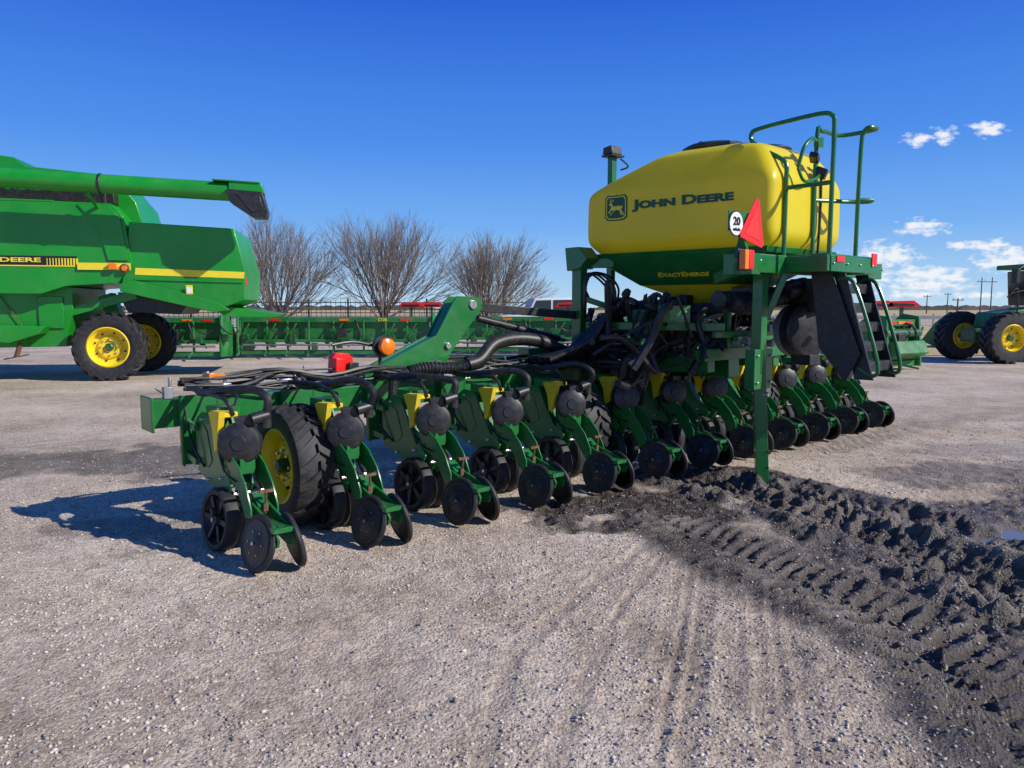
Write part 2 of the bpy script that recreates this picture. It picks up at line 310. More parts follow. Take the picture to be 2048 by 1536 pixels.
# gravel stones
phi=(1+5**.5)/2
ico=np.array([(-1,phi,0),(1,phi,0),(-1,-phi,0),(1,-phi,0),(0,-1,phi),(0,1,phi),(0,-1,-phi),(0,1,-phi),(phi,0,-1),(phi,0,1),(-phi,0,-1),(-phi,0,1)])/1.9
icf=np.array([(0,11,5),(0,5,1),(0,1,7),(0,7,10),(0,10,11),(1,5,9),(5,11,4),(11,10,2),(10,7,6),(7,1,8),(3,9,4),(3,4,2),(3,2,6),(3,6,8),(3,8,9),(4,9,5),(2,4,11),(6,2,10),(8,6,7),(9,8,1)])
def scatter(name,xx,yy,zz,sz,c0,c1,label,cat,rng,sink=.25,rough=.95,jit=.6):
    n=len(xx);vv=ico[None]*(1+(rng.random((n,12,1))-.5)*jit);vv=vv*np.stack([sz*(.8+.7*rng.random(n)),sz*(.7+.6*rng.random(n)),sz*.7],-1)[:,None,:]
    an=rng.random(n)*6.28;ca,sa=np.cos(an)[:,None],np.sin(an)[:,None];vx=vv[...,0]*ca-vv[...,1]*sa;vy=vv[...,0]*sa+vv[...,1]*ca
    vv=np.stack([vx+xx[:,None],vy+yy[:,None],vv[...,2]+(zz+sz*sink)[:,None]],-1).reshape(-1,3).astype(np.float32)
    ff=(icf[None]+(np.arange(n)*12)[:,None,None]).reshape(-1,3)
    me=bpy.data.meshes.new(name);me.vertices.add(len(vv));me.vertices.foreach_set('co',vv.ravel());me.loops.add(ff.size);me.loops.foreach_set('vertex_index',ff.ravel().astype(np.int32));me.polygons.add(len(ff));me.polygons.foreach_set('loop_start',(np.arange(len(ff))*3).astype(np.int32));me.update(calc_edges=True)
    sm_=bpy.data.materials.new(name);sm_.use_nodes=True;N=sm_.node_tree.nodes;L=sm_.node_tree.links;ge=N.new('ShaderNodeNewGeometry')
    r=N.new('ShaderNodeValToRGB');r.color_ramp.elements[0].color=(*c0,1);r.color_ramp.elements[1].color=(*c1,1);L.new(ge.outputs['Random Per Island'],r.inputs[0]);L.new(r.outputs[0],N['Principled BSDF'].inputs['Base Color']);N['Principled BSDF'].inputs['Roughness'].default_value=rough
    me.materials.append(sm_);gs=bpy.data.objects.new(name,me);COL.objects.link(gs);gs['kind']='stuff';gs['label']=label;gs['category']=cat
rng=np.random.default_rng(3)
n=100000
yy=1.7+(rng.random(n)**1.6)*9;xx=(rng.random(n)*2-1)*(yy*.72+.6)
zz,ww,tt,_=ground_fn(xx,yy);keep=(rng.random(n)>ww*.95)&(rng.random(n)>tt*.8)&(vnoise(xx,yy,1.3,30)*.6+vnoise(xx,yy,5,31)*.4+rng.random(n)*.6>.74);xx,yy,zz=xx[keep],yy[keep],zz[keep];n=len(xx)
sz=.0022+.0070*rng.random(n)**3+(rng.random(n)<.012)*.009*rng.random(n)
scatter('gravel',xx,yy,zz,sz,(.22,.18,.145),(.66,.59,.51),'loose pale gravel stones over the dirt yard','gravel',rng)
n=30000
xx=.3+rng.random(n)*4.2;yy=1.8+rng.random(n)*5.4;zz,ww,tt,_=ground_fn(xx,yy);keep=(ww>.78)&(rng.random(n)<.45);xx,yy,zz=xx[keep],yy[keep],zz[keep];n=len(xx)
scatter('mud_clods',xx,yy,zz,.003+.013*rng.random(n)**4,(.05,.038,.030),(.19,.15,.12),'dark wet crumbs of churned mud in the ruts','mud',rng,.05,.6,.9)
# sheets
def sheet(name,x0,x1,y0,y1,z,mat,label):
    b=B();b.add([(x0,y0,z),(x1,y0,z),(x1,y1,z),(x0,y1,z)],[(0,1,2,3)]);o=make(b,name,mat);o['kind']='structure';o['label']=label;o['category']='ground';return o
FIELD=pm('dry_field',(.50,.37,.18),.95,0,.3,.15,bump=.6,bscale=4,dust=.5,dustcol=(.20,.18,.08))
ROAD=pm('road_grey',(.42,.37,.34),.9,0,.15,.3)
sheet('dry_grass_field',13.5,1400,25,66,.02,FIELD,'dry tan winter grass beside the yard')
sheet('road',-1400,1400,68,82,.024,ROAD,'pale grey highway crossing behind the yard')
sheet('distant_field',-1400,1400,84,1700,.02,FIELD,'flat dry farmland reaching the horizon')
PUD=pm('puddle_water',(.16,.14,.125),.03,0,.05,2)
b=B();pts=[(3.74+.5*math.cos(a),5.22+.32*math.sin(a),-.034) for a in np.linspace(0,2*math.pi,25)[:-1]]
b.add(pts,[tuple(range(24))]);o=make(b,'puddle_water',PUD);o['kind']='structure';o['label']='small shallow puddle in the mud';o['category']='water'
# ------------------------------------------------------------ wheels
def tyre_b(R,wd,rim,nl=20,lh=.035):
    b=B();h=wd/2
    b.lathe((0,0,0),(1,0,0),[(rim,-h*.8),(rim*1.06,-h*.92),((R+rim)/2,-h),(R-lh*1.6,-h*.95),(R-lh,-h*.75),(R-lh,h*.75),(R-lh*1.6,h*.95),((R+rim)/2,h),(rim*1.06,h*.92),(rim,h*.8)],40,cap=False)
    for k in range(nl):
        for sd in(-1,1):
            a0=2*math.pi*(k+(.5 if sd>0 else 0))/nl;da=2*math.pi/nl
            vs=[]
            for (x,a,r0,r1) in ((sd*.0,a0,R-lh*1.3,R),(sd*h*.6,a0+da*.55,R-lh*1.3,R),(sd*h*1.0,a0+da*.8,R-lh*2.6,R-lh*.9)):
                for dd in(-.22,.22):
                    for r_ in(r0,r1): vs.append((x,r_*math.cos(a+dd*da),r_*math.sin(a+dd*da)))
            fs=[(0,1,3,2),(8,10,11,9)]
            for q in(0,4): fs+=[(q,q+4,q+5,q+1),(q+2,q+3,q+7,q+6),(q+1,q+5,q+7,q+3),(q,q+2,q+6,q+4)]
            b.add(vs,fs)
    return b
def rim_b(rim,wd,depth=.15):
    b=B();h=wd/2
    b.lathe((0,0,0),(1,0,0),[(rim*1.04,-h*.88),(rim*.98,-h*.94),(rim*.93,-h*.70),(rim*.86,-h*.55),(rim*.84,-h*depth),(rim*.62,-h*depth+.01),(rim*.52,-h*depth-.05),(rim*.34,-h*depth-.05),(rim*.33,-h*depth-.02),(rim*.28,-h*depth-.02),(.001,-h*depth-.02)],36,cap=False)
    b.lathe((0,0,0),(1,0,0),[(.001,h*.2),(rim*.80,h*.3),(rim*.84,h*.6),(rim*.98,h*.94),(rim*1.04,h*.88),(rim*1.0,0),(rim*1.04,-h*.88)],36,cap=False)
    b.lathe((0,0,0),(1,0,0),[(rim*.20,-h*depth-.02),(rim*.20,-h*depth-.09),(rim*.14,-h*depth-.11),(.001,-h*depth-.11)],16,2)
    for k in range(8):
        a=k*math.pi/4;y,z=rim*.42*math.cos(a),rim*.42*math.sin(a);b.cyl((-h*depth-.075,y,z),(-h*depth-.04,y,z),rim*.045,n=6,m=1)
        y,z=rim*.73*math.cos(a+.3),rim*.73*math.sin(a+.3);b.cyl((-h*depth-.015,y,z),(-h*depth+.02,y,z),rim*.05,n=8,m=3)
    return b
def wheel(par,loc,R,wd,rim,nl=20,lh=.035,rz=0,name='wheel'):
    wh=make(rim_b(rim,wd),name,[YEL,STEEL,GREEN_D,BLK],par,loc,rz);make(tyre_b(R,wd,rim,nl,lh),'tyre',RUB,wh,smooth=40);return wh
# ------------------------------------------------------------ planter
PL=empty('planter',(1.72,7.21,0),math.radians(41),'large green crop planter with yellow seed tank on muddy gravel','planter')
b=B();b.box((0,1.41,.845),(9.0,.19,.20));b.box((-4.51,1.41,.845),(.02,.27,.25));b.box((4.51,1.41,.845),(.02,.27,.25))
for x in np.arange(-4.0,4.3,.762): b.box((x+.2,1.40,.97),(.10,.12,.05),0)
for s in(-1,1):
    for x in(-2.6,-1.5): b.box((s*x,1.41,.97),(.3,.25,.06))
make(b,'toolbar',GREEN,PL,bev=.008)
for i in range(44):
    x=-4.35+i*.2+random.uniform(-.07,.07);y=random.uniform(1.33,1.45);z=random.uniform(.97,1.03);b=B();b.box((x,y,z),(random.uniform(.05,.12),random.uniform(.05,.09),random.uniform(.06,.12)),0)
    b.cyl((x+.02,y,z),(x+.02,y,z+.11),.014,n=6);b.cyl((x-.03,y,z),(x-.09,y-.05,z+.04),.010,n=6)
    make(b,'hydraulic_valve',STEEL if i%3 else GREY,PL,bev=.004)
# row unit
ru=B()
body=[(1.12,.45),(1.14,.80),(1.00,.88),(.84,.86),(.74,.68),(.63,.52),(.54,.50),(.50,.44),(.54,.38),(.64,.40),(.80,.36)]
for s in(-1,1):
    ru.prism(body,'x',s*.062,s*.078)
    ru.prism([(1.06,.52),(1.07,.74),(.98,.80),(.90,.76),(.82,.56),(.90,.50)],'x',s*.0785,s*.084)
    ru.prism([(.56,.66),(.46,.66),(.33,.60),(.22,.49),(.15,.36),(.15,.30),(.24,.29),(.30,.38),(.38,.46),(.50,.50),(.58,.52)],'x',s*.080,s*.092)
    ru.prism([(.28,.40),(.15,.36),(-.10,.30),(-.16,.23),(-.14,.18),(-.05,.17),(.12,.21),(.26,.27)],'x',s*.040,s*.056)
    for z in(.56,.80): ru.beam((s*.1,1.06,z-.04),(s*.1,1.40,z),.025,.045)
    ru.prism([(1.25,.46),(1.30,.46),(1.31,.74),(1.31,.97),(1.25,.97)],'x',s*.12,s*.135)
    ru.prism([(.74,.40),(.68,.40),(.60,.24),(.64,.22),(.70,.28)],'x',s*.094,s*.106,1)
    for k in range(5):
        a=.15+k*.27;y=.60-.30*math.sin(a);z=.25+.32*math.cos(a)
        ru.cyl((s*.090,y,z),(s*.0945,y,z),.014,n=10,m=1)
ru.prism([(1.09,.48),(1.12,.78),(1.0,.85),(.86,.83),(.77,.70),(.70,.58),(.64,.48),(.8,.39)],'x',-.06,.06)
ru.box((0,-.03,.282),(.15,.24,.03));ru.box((0,.24,.36),(.07,.12,.10),0,(.6,0,0));ru.box((0,1.27,.72),(.28,.03,.5))
for y in(-.11,-.06,.0): ru.cyl((.03,y,.297),(.03,y,.301),.011,n=6,m=1);ru.cyl((-.03,y,.297),(-.03,y,.301),.011,n=6,m=1)
ru.box((0,.80,.90),(.16,.20,.07));ru.box((0,.46,.58),(.1,.12,.10))
for yz in((1.1,.52),(1.1,.76),(.9,.42),(.65,.47),(.98,.83),(.4,.41),(.1,.28)): ru.cyl((-.098,*yz),(.098,*yz),.013,n=6,m=2)
ru.cyl((-.17,.62,.26),(.17,.62,.26),.03,m=1);ru.prism([(.66,.22),(.60,.22),(.44,.46),(.52,.50)],'x',-.026,.026)
ru.lathe((.0,.62,.17),(1,0,.0),[(.001,-.006),(.165,-.002),(.165,.002),(.001,.006)],28,2)
ru.cyl((.0,1.0,.64),(.0,1.3,.82),.028,m=1);ru.cyl((.12,.45,.40),(.12,.65,.62),.02,m=1)
RU_ME=mesh_of(ru,'row_unit',[GREEN,BLK,STEEL])
b=B();b.lathe((0,0,0),(1,0,0),[(.165,-.045),(.195,-.05),(.208,-.03),(.210,.03),(.195,.05),(.165,.045)],36,0,cap=False)
b.lathe((0,0,0),(1,0,0),[(.167,-.045),(.160,-.02),(.14,.0),(.05,-.01),(.04,-.05),(.001,-.05)],30,1,cap=False);b.lathe((0,0,0),(1,0,0),[(.001,.03),(.167,.04)],30,1,cap=False)
for k in range(6):
    a=k*math.pi/3;b.beam((-.022,.045*math.cos(a),.045*math.sin(a)),(-.030,.158*math.cos(a),.158*math.sin(a)),.02,.032,1)
b.cyl((-.06,0,0),(-.05,0,0),.015,n=6,m=2)
GW=mesh_of(b,'gauge_wheel',[RUBL,BLK,STEEL])
b=B();b.lathe((0,0,0),(1,0,0),[(.14,-.012),(.165,-.018),(.178,-.006),(.178,.006),(.165,.018),(.14,.012)],40,0)
b.lathe((0,0,0),(1,0,0),[(.143,-.016),(.135,-.018),(.125,-.014),(.06,-.022),(.035,-.032),(.001,-.032),(.001,.016),(.143,.016)],32,1)
b.cyl((-.042,0,0),(-.02,0,0),.012,n=6,m=2)
for k in range(6):
    a=k*math.pi/3;b.cyl((-.026,.075*math.cos(a),.075*math.sin(a)),(-.012,.075*math.cos(a),.075*math.sin(a)),.005,n=6,m=2)
CW=mesh_of(b,'closing_wheel',[RUBL,BLK,STEEL])
b=B();ax=Vector((-.5,-.85,.10)).normalized();o=Vector((0,.50,.72))
b.lathe(o,ax,[(.10,-.05),(.12,-.04),(.12,.0),(.138,.0),(.138,.018),(.124,.02),(.124,.035),(.138,.037),(.138,.055),(.136,.068),(.128,.082),(.10,.094),(.05,.099),(.045,.106),(.001,.106)],36)
b.box((.02,.47,.86),(.12,.10,.07),0,(0,0,-.4));b.cyl((.03,.40,.88),(.14,.40,.90),.04);b.box((0,.56,.62),(.12,.10,.14));b.cyl((.13,.40,.82),(.13,.40,.92),.035)
u=ax.cross(Vector((0,0,1))).normalized();w_=ax.cross(u)
for k in range(16):
    a=k*2*math.pi/16;d_=u*math.cos(a)+w_*math.sin(a);b.box(o+d_*.134+ax*.028,(.012,.012,.012))
SMt=mesh_of(b,'seed_meter',[BLK])
b=B();b.prism([(.73,.91),(.53,.93),(.55,.86),(.60,.68),(.645,.65),(.67,.80)],'x',-.125,-.086,0);b.box((-.06,.62,.905),(.12,.16,.03));MB=mesh_of(b,'meter_bracket',[YEL])
b=B();b.cyl((0,.16,.30),(0,.14,.44),.008);b.beam((-.045,.14,.445),(.045,.14,.445),.018,.018);b.box((0,.16,.34),(.03,.03,.05));HD=mesh_of(b,'lever_handle',[RUST])
HOS=[]
for q in range(3):
    rq=random.Random(q);j=lambda a:rq.uniform(-a,a)
    b=B();b.tube([(.13,.40,.90),(.14,.37+j(.03),1.0+j(.02)),(.08,.50,1.07+j(.03)),(-.03+j(.05),.75,1.04+j(.03)),(-.06,1.05,1.01+j(.02)),(0,1.35,1.03)],.027,10)
    b.tube([(-.03,.54,.9),(-.07,.56,1.0),(-.10+j(.04),.8,1.03+j(.03)),(-.1,1.2,1.03)],.015,8)
    b.tube([(.06,.75,.93),(.09,.8,1.0+j(.04)),(.07+j(.05),1.0,.98),(.05,1.3,1.04)],.010,6);b.tube([(-.09,.95,.5),(-.12,1.1,.62+j(.05)),(-.1,1.3,.93)],.009,6)
    b.tube([(-.09,.70,.80),(-.105,.60,.62+j(.03)),(-.10,.50,.52),(-.10,.36,.50)],.006,6);b.tube([(0,.52,.62),(.02,.56,.45),(.01,.60,.3)],.022,8)
    HOS.append(mesh_of(b,'air_hose',[HOSE]))
def child(me,name,par,loc=(0,0,0),rot=(0,0,0)):
    o=bpy.data.objects.new(name,me);COL.objects.link(o);o.parent=par;o.location=loc;o.rotation_euler=rot;return o
for i in range(12):
    jit=random.uniform(-.01,.01)
    r_=child(RU_ME,'row_unit',PL,(-4.19+.762*i,0,jit*.5));md=r_.modifiers.new('b','BEVEL');md.width=.004;md.segments=1;md.limit_method='ANGLE'
    child(GW,'gauge_wheel',r_,(-.11,.62,.205),(random.random()*3,math.radians(6),math.radians(4)));child(GW,'gauge_wheel',r_,(.11,.62,.205),(0,math.radians(-6),math.radians(176)))
    child(CW,'closing_wheel',r_,(-.100,.03,.178),(0,math.radians(13),math.radians(8)));child(CW,'closing_wheel',r_,(.100,-.03,.178),(0,math.radians(13),math.radians(172)))
    child(SMt,'seed_meter',r_);child(MB,'meter_bracket',r_);child(HD,'lever_handle',r_,(0,0,.02),(0,random.uniform(-.06,.06),0));child(HOS[i%3],'air_hose',r_)
for x,y in((-3.64,.92),(-.80,.85),(2.30,.85),(4.72,.95)):
    wheel(PL,(x,y,.44),.45,.30,.27,22,.026)
    b=B();b.beam((x+.2,y,.44),(x+.2,1.42,.80),.07,.12);b.cyl((x-.02,y,.44),(x+.25,y,.44),.045);make(b,'wheel_arm',GREEN,PL,bev=.006)
# tank
def foot(flx,fly,rlx,rly,z,rad=.16,c=.75):
    C=[(flx,fly),(rlx,rly),(2*c-rlx,rly),(2*c-flx,fly)];out=[]
    for i in range(4):
        p=Vector(C[i]);a=Vector(C[i-1]);d=Vector(C[(i+1)%4]);pa=p+(a-p).normalized()*rad;pd=p+(d-p).normalized()*rad
        for t in(0,.25,.5,.75,1):
            q=pa*(1-t)**2+p*2*t*(1-t)+pd*t*t;out.append((q.x,q.y,z))
        nx=Vector(C[(i+1)%4]);pn=nx+(p-nx).normalized()*rad
        for t in(.33,.66):
            q=pd.lerp(pn,t);out.append((q.x,q.y,z))
    return out
lv=[(-.02,.95,.25,-.50,2.06,.12),(-.12,1.02,.16,-.62,2.10,.12),(-.24,1.12,.10,-.72,2.20,.11),(-.275,1.155,.088,-.75,2.27,.10),(-.28,1.16,.085,-.755,2.34,.10),(-.275,1.16,.09,-.75,2.70,.10),(-.27,1.14,.092,-.747,2.745,.10),(-.23,1.04,.11,-.73,2.82,.11),(-.03,.56,.20,-.59,3.04,.12),(.0,.50,.22,-.56,3.07,.13),(.08,.40,.26,-.49,3.11,.14),(.2,.3,.34,-.36,3.14,.15),(.35,.2,.45,-.22,3.15,.12)]
b=B();b.loft([foot(a,b1,c1,d1,z,r) for a,b1,c1,d1,z,r in lv])
TK=make(b,'seed_tank',TANKY,PL,smooth=180);md=TK.modifiers.new('s','SUBSURF');md.levels=2;md.render_levels=2
b=B();b.lathe((.55,.15,3.13),(0,0,1),[(.30,0),(.32,.03),(.32,.05),(.27,.075),(.001,.085)],32);b.lathe((1.0,-.1,3.13),(0,0,1),[(.26,0),(.28,.03),(.28,.05),(.23,.07),(.001,.08)],32)
b.box((.45,.25,3.22),(.05,.05,.06));b.box((.75,.1,3.15),(.9,.55,.05));make(b,'tank_lid',BLK,TK,bev=.006)
FL=Vector((-.28,1.16,0));RL=Vector((.088,-.753,0));fd=(RL-FL);Lf=fd.length;fd.normalize();nrm=fd.cross(Vector((0,0,1)))
def onface(s_,z,off=.006): return FL+fd*s_+Vector((0,0,z))+nrm*off
text('John Deere','brand_lettering',TXTG,TK,frame(onface(1.08,2.60),fd,(0,0,1)),1.04,.118,.045,True)
b=B()
def rsq(h,c_): return [(-h+c_,-h),(0,-h*1.06),(h-c_,-h),(h*1.02,-h+c_),(h,h-c_),(h-c_,h),(c_*.6,h*.93),(0,h),(-c_*.6,h*.93),(-h+c_,h),(-h,h-c_),(-h*1.02,-h+c_)]
b.prism(rsq(.125,.03),'z',-.004,.001,0);b.prism(rsq(.112,.026),'z',.001,.0025,1);b.prism(rsq(.102,.023),'z',.0025,.004,0)
deer=[(-.34,.12),(-.27,.19),(-.20,.17),(-.14,.07),(0,.05),(.16,.07),(.27,.03),(.33,.09),(.31,-.02),(.25,-.10),(.34,-.20),(.42,-.36),(.30,-.27),(.17,-.13),(.04,-.10),(-.08,-.12),(-.20,-.10),(-.30,-.22),(-.40,-.20),(-.30,-.14),(-.24,-.02),(-.21,.06),(-.26,.09)]
b.prism([(x*.24,y*.24) for x,y in deer],'z',.004,.006,1)
for a_ in([(-.25,.18),(-.27,.28),(-.20,.36)],[(-.22,.18),(-.17,.27),(-.08,.30)],[(-.05,-.1),(-.16,-.20),(-.26,-.30)],[(.22,-.1),(.22,-.24),(.30,-.34)]):
    for q,q2 in zip(a_[:-1],a_[1:]): b.cyl((q[0]*.24,q[1]*.24,.005),(q2[0]*.24,q2[1]*.24,.005),.0045,n=6,m=1)
make(b,'deer_emblem',[TXTG,TXTY],TK,M=frame(onface(.38,2.60),fd,(0,0,1)))
# saddle
b=B();b.loft([foot(.12,.75,.40,-.25,1.83,.03),foot(-.20,1.10,.10,-.70,2.10,.03),foot(-.24,1.13,.09,-.72,2.15,.03)])
SD=make(b,'tank_saddle',GREEN,PL,bev=.01)
f0=Vector((.12,.75,1.83));f1=Vector((.40,-.25,1.83));g0=Vector((-.20,1.10,2.10));g1=Vector((.10,-.70,2.10))
md0=(f0+f1)/2;md1=(g0+g1)/2;xd=(g1-g0).normalized();up=(md1-md0).normalized();nn=xd.cross(up).normalized()
text('ExactEmerge','model_lettering',TXTY,SD,frame(md0.lerp(md1,.40)+nn*.012+xd*.02,xd,up),.56,.066,.03,True,.25)
b=B();b.loft([foot(.45,.25,.55,.0,1.62,.03),foot(.12,.74,.41,-.24,1.829,.03)]);make(b,'tank_hopper',TANKY,PL)
b=B();b.box((.75,.15,1.60),(.9,.6,.10));b.box((.7,-.35,1.72),(.7,.3,.16));b.cyl((-.1,-.35,1.68),(1.5,-.35,1.68),.08);b.box((.3,.3,1.66),(.12,.12,.14))
make(b,'metering_box',BLK,PL,bev=.01)
# centre frame
b=B();b.beam((-.32,1.18,1.15),(-.32,1.18,2.12),.10,.13);b.prism([(1.30,2.22),(1.10,2.22),(.98,2.10),(1.08,2.0),(1.27,1.98)],'x',-.42,-.22)
b.beam((-.32,1.18,2.06),(-.1,.9,2.06),.08,.10);b.beam((-.32,1.18,1.2),(1.8,1.18,1.2),.12,.14);b.beam((1.8,1.18,1.2),(1.8,1.18,2.1),.1,.13)
b.beam((.75,0,1.0),(.75,5.6,.75),.2,.22);b.beam((.2,-.1,1.05),(.2,1.4,1.0),.12,.15);b.beam((1.4,-.1,1.05),(1.4,1.4,1.0),.12,.15)
b.beam((-.4,1.0,1.42),(.1,-.3,1.42),.06,.08);b.beam((-.9,1.41,1.12),(2.4,1.41,1.12),.16,.14)
b.beam((-.3,1.15,1.7),(.45,.4,1.35),.06,.06);b.beam((.3,-.3,1.3),(1.2,.6,1.5),.05,.05);b.beam((.0,-.1,1.15),(1.5,-.1,1.15),.08,.12);b.beam((.0,-.25,1.35),(1.2,-.25,1.35),.05,.06);b.beam((.45,-.1,1.1),(.45,-.1,1.6),.06,.06)
make(b,'centre_frame',GREEN,PL,bev=.008)
for sgn,ox in((1,0),(-1,1.5)):
    def W(x,y,z): return (ox+sgn*x,y,z)
    b=B()
    for dy in(-.07,.07):
        P=[(-2.80,.98),(-2.78,1.05),(-2.04,1.35),(-1.84,1.66),(-1.78,1.71),(-1.52,1.70),(-1.50,1.60),(-1.86,1.20),(-1.98,1.02),(-2.1,1.0)]
        b.prism([(ox+sgn*x,z) for x,z in P],'y',1.41+dy-.012,1.41+dy+.012)
    b.prism([(ox+sgn*x,z) for x,z in[(-2.78,.99),(-2.76,1.04),(-2.04,1.34),(-2.07,1.27)]],'y',1.35,1.47);b.prism([(ox+sgn*x,z) for x,z in[(-2.04,1.32),(-1.84,1.65),(-1.80,1.62),(-2.0,1.29)]],'y',1.35,1.47)
    b.beam(W(-1.6,1.41,1.61),W(-.32,1.2,1.52),.08,.08,1);b.cyl(W(-1.62,1.31,1.63),W(-1.62,1.51,1.63),.045,m=2);b.cyl(W(-1.92,1.30,1.25),W(-1.92,1.52,1.25),.03,m=2)
    b.cyl(W(-1.5,1.41,1.5),W(-.5,1.3,1.28),.035,m=1);b.cyl(W(-1.0,1.37,1.39),W(-.4,1.3,1.26),.02,m=2)
    make(b,'wing_arm',[GREEN,BLK,STEEL],PL,bev=.004)
# stand
b=B();b.beam((.10,-.66,1.0),(.10,-.66,1.90),.10,.10);b.box((.11,-.66,1.05),(.30,.10,.36));b.beam((.17,-.70,-.03),(.12,-.64,1.28),.11,.11)
for z in(.15,.3,.45,.6): b.cyl((.155,-.77,z),(.155,-.755,z),.012,n=8,m=1)
b.cyl((.13,-.76,.82),(.13,-.60,.82),.022,m=2)
for x in(.0,.22):
    for z in(.93,1.17): b.cyl((x,-.73,z),(x,-.70,z),.014,n=6,m=2)
make(b,'parking_stand',[GREEN,BLK,STEEL],PL,bev=.008)
# platform
b=B();b.box((.95,-.80,1.98),(2.5,.05,.16));b.box((.68,-.98,2.05),(.86,.42,.03));b.box((-.28,-.70,1.97),(.14,.28,.18));b.box((.24,-1.0,1.98),(.05,.42,.14));b.box((1.12,-1.0,1.98),(.05,.42,.14))
b.box((.68,-1.2,1.98),(.83,.04,.14));b.beam((-.42,-.74,2.02),(-.3,-.74,2.28),.05,.04);b.beam((-.35,-.72,1.93),(-.05,-.30,1.86),.06,.1)
b.beam((.3,-.78,1.9),(.2,-.66,1.5),.06,.06)
for x in np.arange(-.2,2.2,.3): b.cyl((x,-.84,2.0),(x,-.82,2.0),.014,n=6,m=1)
for x in(.3,.55,.8,1.05): b.cyl((x,-1.235,1.98),(x,-1.215,1.98),.012,n=6,m=1)
make(b,'platform',[GREEN,STEEL],PL,bev=.006)
x=.28;b=B();r_=.020
b.tube([(x,-1.19,2.0),(x,-1.19,2.6),(x,-1.19,3.12),(x,-1.17,3.21),(x,-1.08,3.245),(x,-.8,3.24),(x,-.48,3.22),(x,-.41,3.19),(x,-.42,3.12),(x,-.55,3.02),(x,-.70,2.93),(x,-.765,2.86),(x,-.77,2.7),(x,-.77,2.05)],r_,10)
b.tube([(x,-.77,2.66),(x,-1.19,2.66)],r_,10,sub=1)
make(b,'handrail',GREEN,PL)
x=1.1;b=B()
b.tube([(x,-1.04,2.0),(x,-1.04,2.6),(x,-1.05,3.12),(x,-1.07,3.22),(x,-1.12,3.25),(x+.12,-1.13,3.25),(x+.16,-1.0,3.25),(x+.08,-.8,3.24),(x-.2,-.77,3.24),(x-.3,-.77,3.15),(x-.3,-.77,2.0)],r_,10)
b.tube([(x,-1.04,2.6),(x+.12,-1.12,2.6),(x+.14,-1.0,2.6),(x-.3,-.77,2.6)],r_,10,sub=3)
make(b,'handrail',GREEN,PL)
# ladder
b=B()
for s in(.50,.95):
    b.prism([(-1.12,1.9),(-1.24,1.9),(-1.52,.98),(-1.36,.98)],'x',s-.012,s+.012,1)
    b.tube([(s,-1.12,1.80),(s,-1.22,1.86),(s,-1.34,1.76),(s,-1.54,1.16),(s,-1.52,1.02),(s,-1.38,1.08)],.018,8,0,sub=4)
for k in range(5):
    t=k/4.5;b.box((.725,-1.18-.26*t,1.80-.76*t),(.43,.13,.025),1);b.box((.725,-1.24-.26*t,1.76-.76*t),(.43,.012,.07),1)
b.prism([(-.95,1.92),(-1.15,1.9),(-1.42,1.2),(-1.30,.95),(-1.05,1.25)],'x',.44,.455,1);b.box((.7,-1.0,1.75),(.4,.1,.3),1)
make(b,'ladder',[GREEN,BLK],PL,bev=.003)
# fan
b=B();ax=Vector((-.3,-.95,0)).normalized();o=Vector((.92,-.70,1.38))
b.lathe(o,ax,[(.22,-.12),(.27,-.11),(.275,.0),(.26,.02),(.23,.03),(.12,.05),(.05,.05)],36,0);b.lathe(o-ax*.1,ax,[(.24,-.12),(.26,-.1),(.26,-.0)],32,1)
b.box((1.02,-.66,1.72),(.28,.3,.32));b.cyl((.92,-.83,1.38),(.92,-.88,1.38),.03,m=2);b.box((.92,-.68,1.10),(.2,.2,.1));b.cyl((.7,-.55,1.75),(1.0,-.6,1.8),.1)
make(b,'vacuum_fan',[BLK,GREY,STEEL],PL,bev=.005)
# signs and lamps
b=B();h=.37
b.prism([(-.19,0),(.17,0),(.20,.03),(.035,h),(-.025,h),(-.20,.03)],'z',-.004,0,0);b.prism([(-.13,.045),(.13,.045),(.008,h-.09),(-.008,h-.09)],'z',0,.003,1)
make(b,'slow_vehicle_triangle',[RED,REDO],PL,M=frame((-.36,-.84,2.14),(1,.05,0),(.10,0,1))@Matrix.Rotation(math.radians(-11),4,'Z'),label='red slow moving vehicle triangle')
b=B();b.lathe((0,0,-.004),(0,0,1),[(.105,0),(.105,.004)],32,1);b.lathe((0,0,0),(0,0,1),[(.093,0),(.093,.003)],32,0)
SS=make(b,'speed_sign',[WHITE,TXTB],PL,M=frame((-.60,-.84,2.28),(1,0,0),(0,0,1)))
text('20','speed_number',TXTB,SS,Matrix.Translation((0,.02,.006)),.10,.07,.03);text('mile/h','speed_unit',TXTB,SS,Matrix.Translation((0,-.045,.006)),.10,.028,.02)
b=B();b.box((-.52,-.825,2.3),(.34,.008,.16));b.beam((-.50,-.82,2.2),(-.3,-.78,2.0),.04,.03);make(b,'sign_bracket',GREEN,PL)
b=B();b.box((-.50,-.86,1.995),(.06,.06,.16),0);b.box((-.43,-.86,1.995),(.07,.06,.16),1);b.box((-.465,-.822,1.995),(.15,.012,.18),2);make(b,'tail_lamp',[ORANGE,RED,BLK],PL,bev=.008)
b=B();b.box((.42,-1.225,2.02),(.14,.008,.05));make(b,'rear_reflector',RED,PL)
b=B();b.box((1.08,-1.225,2.04),(.10,.01,.11));make(b,'rear_reflector',RED,PL)
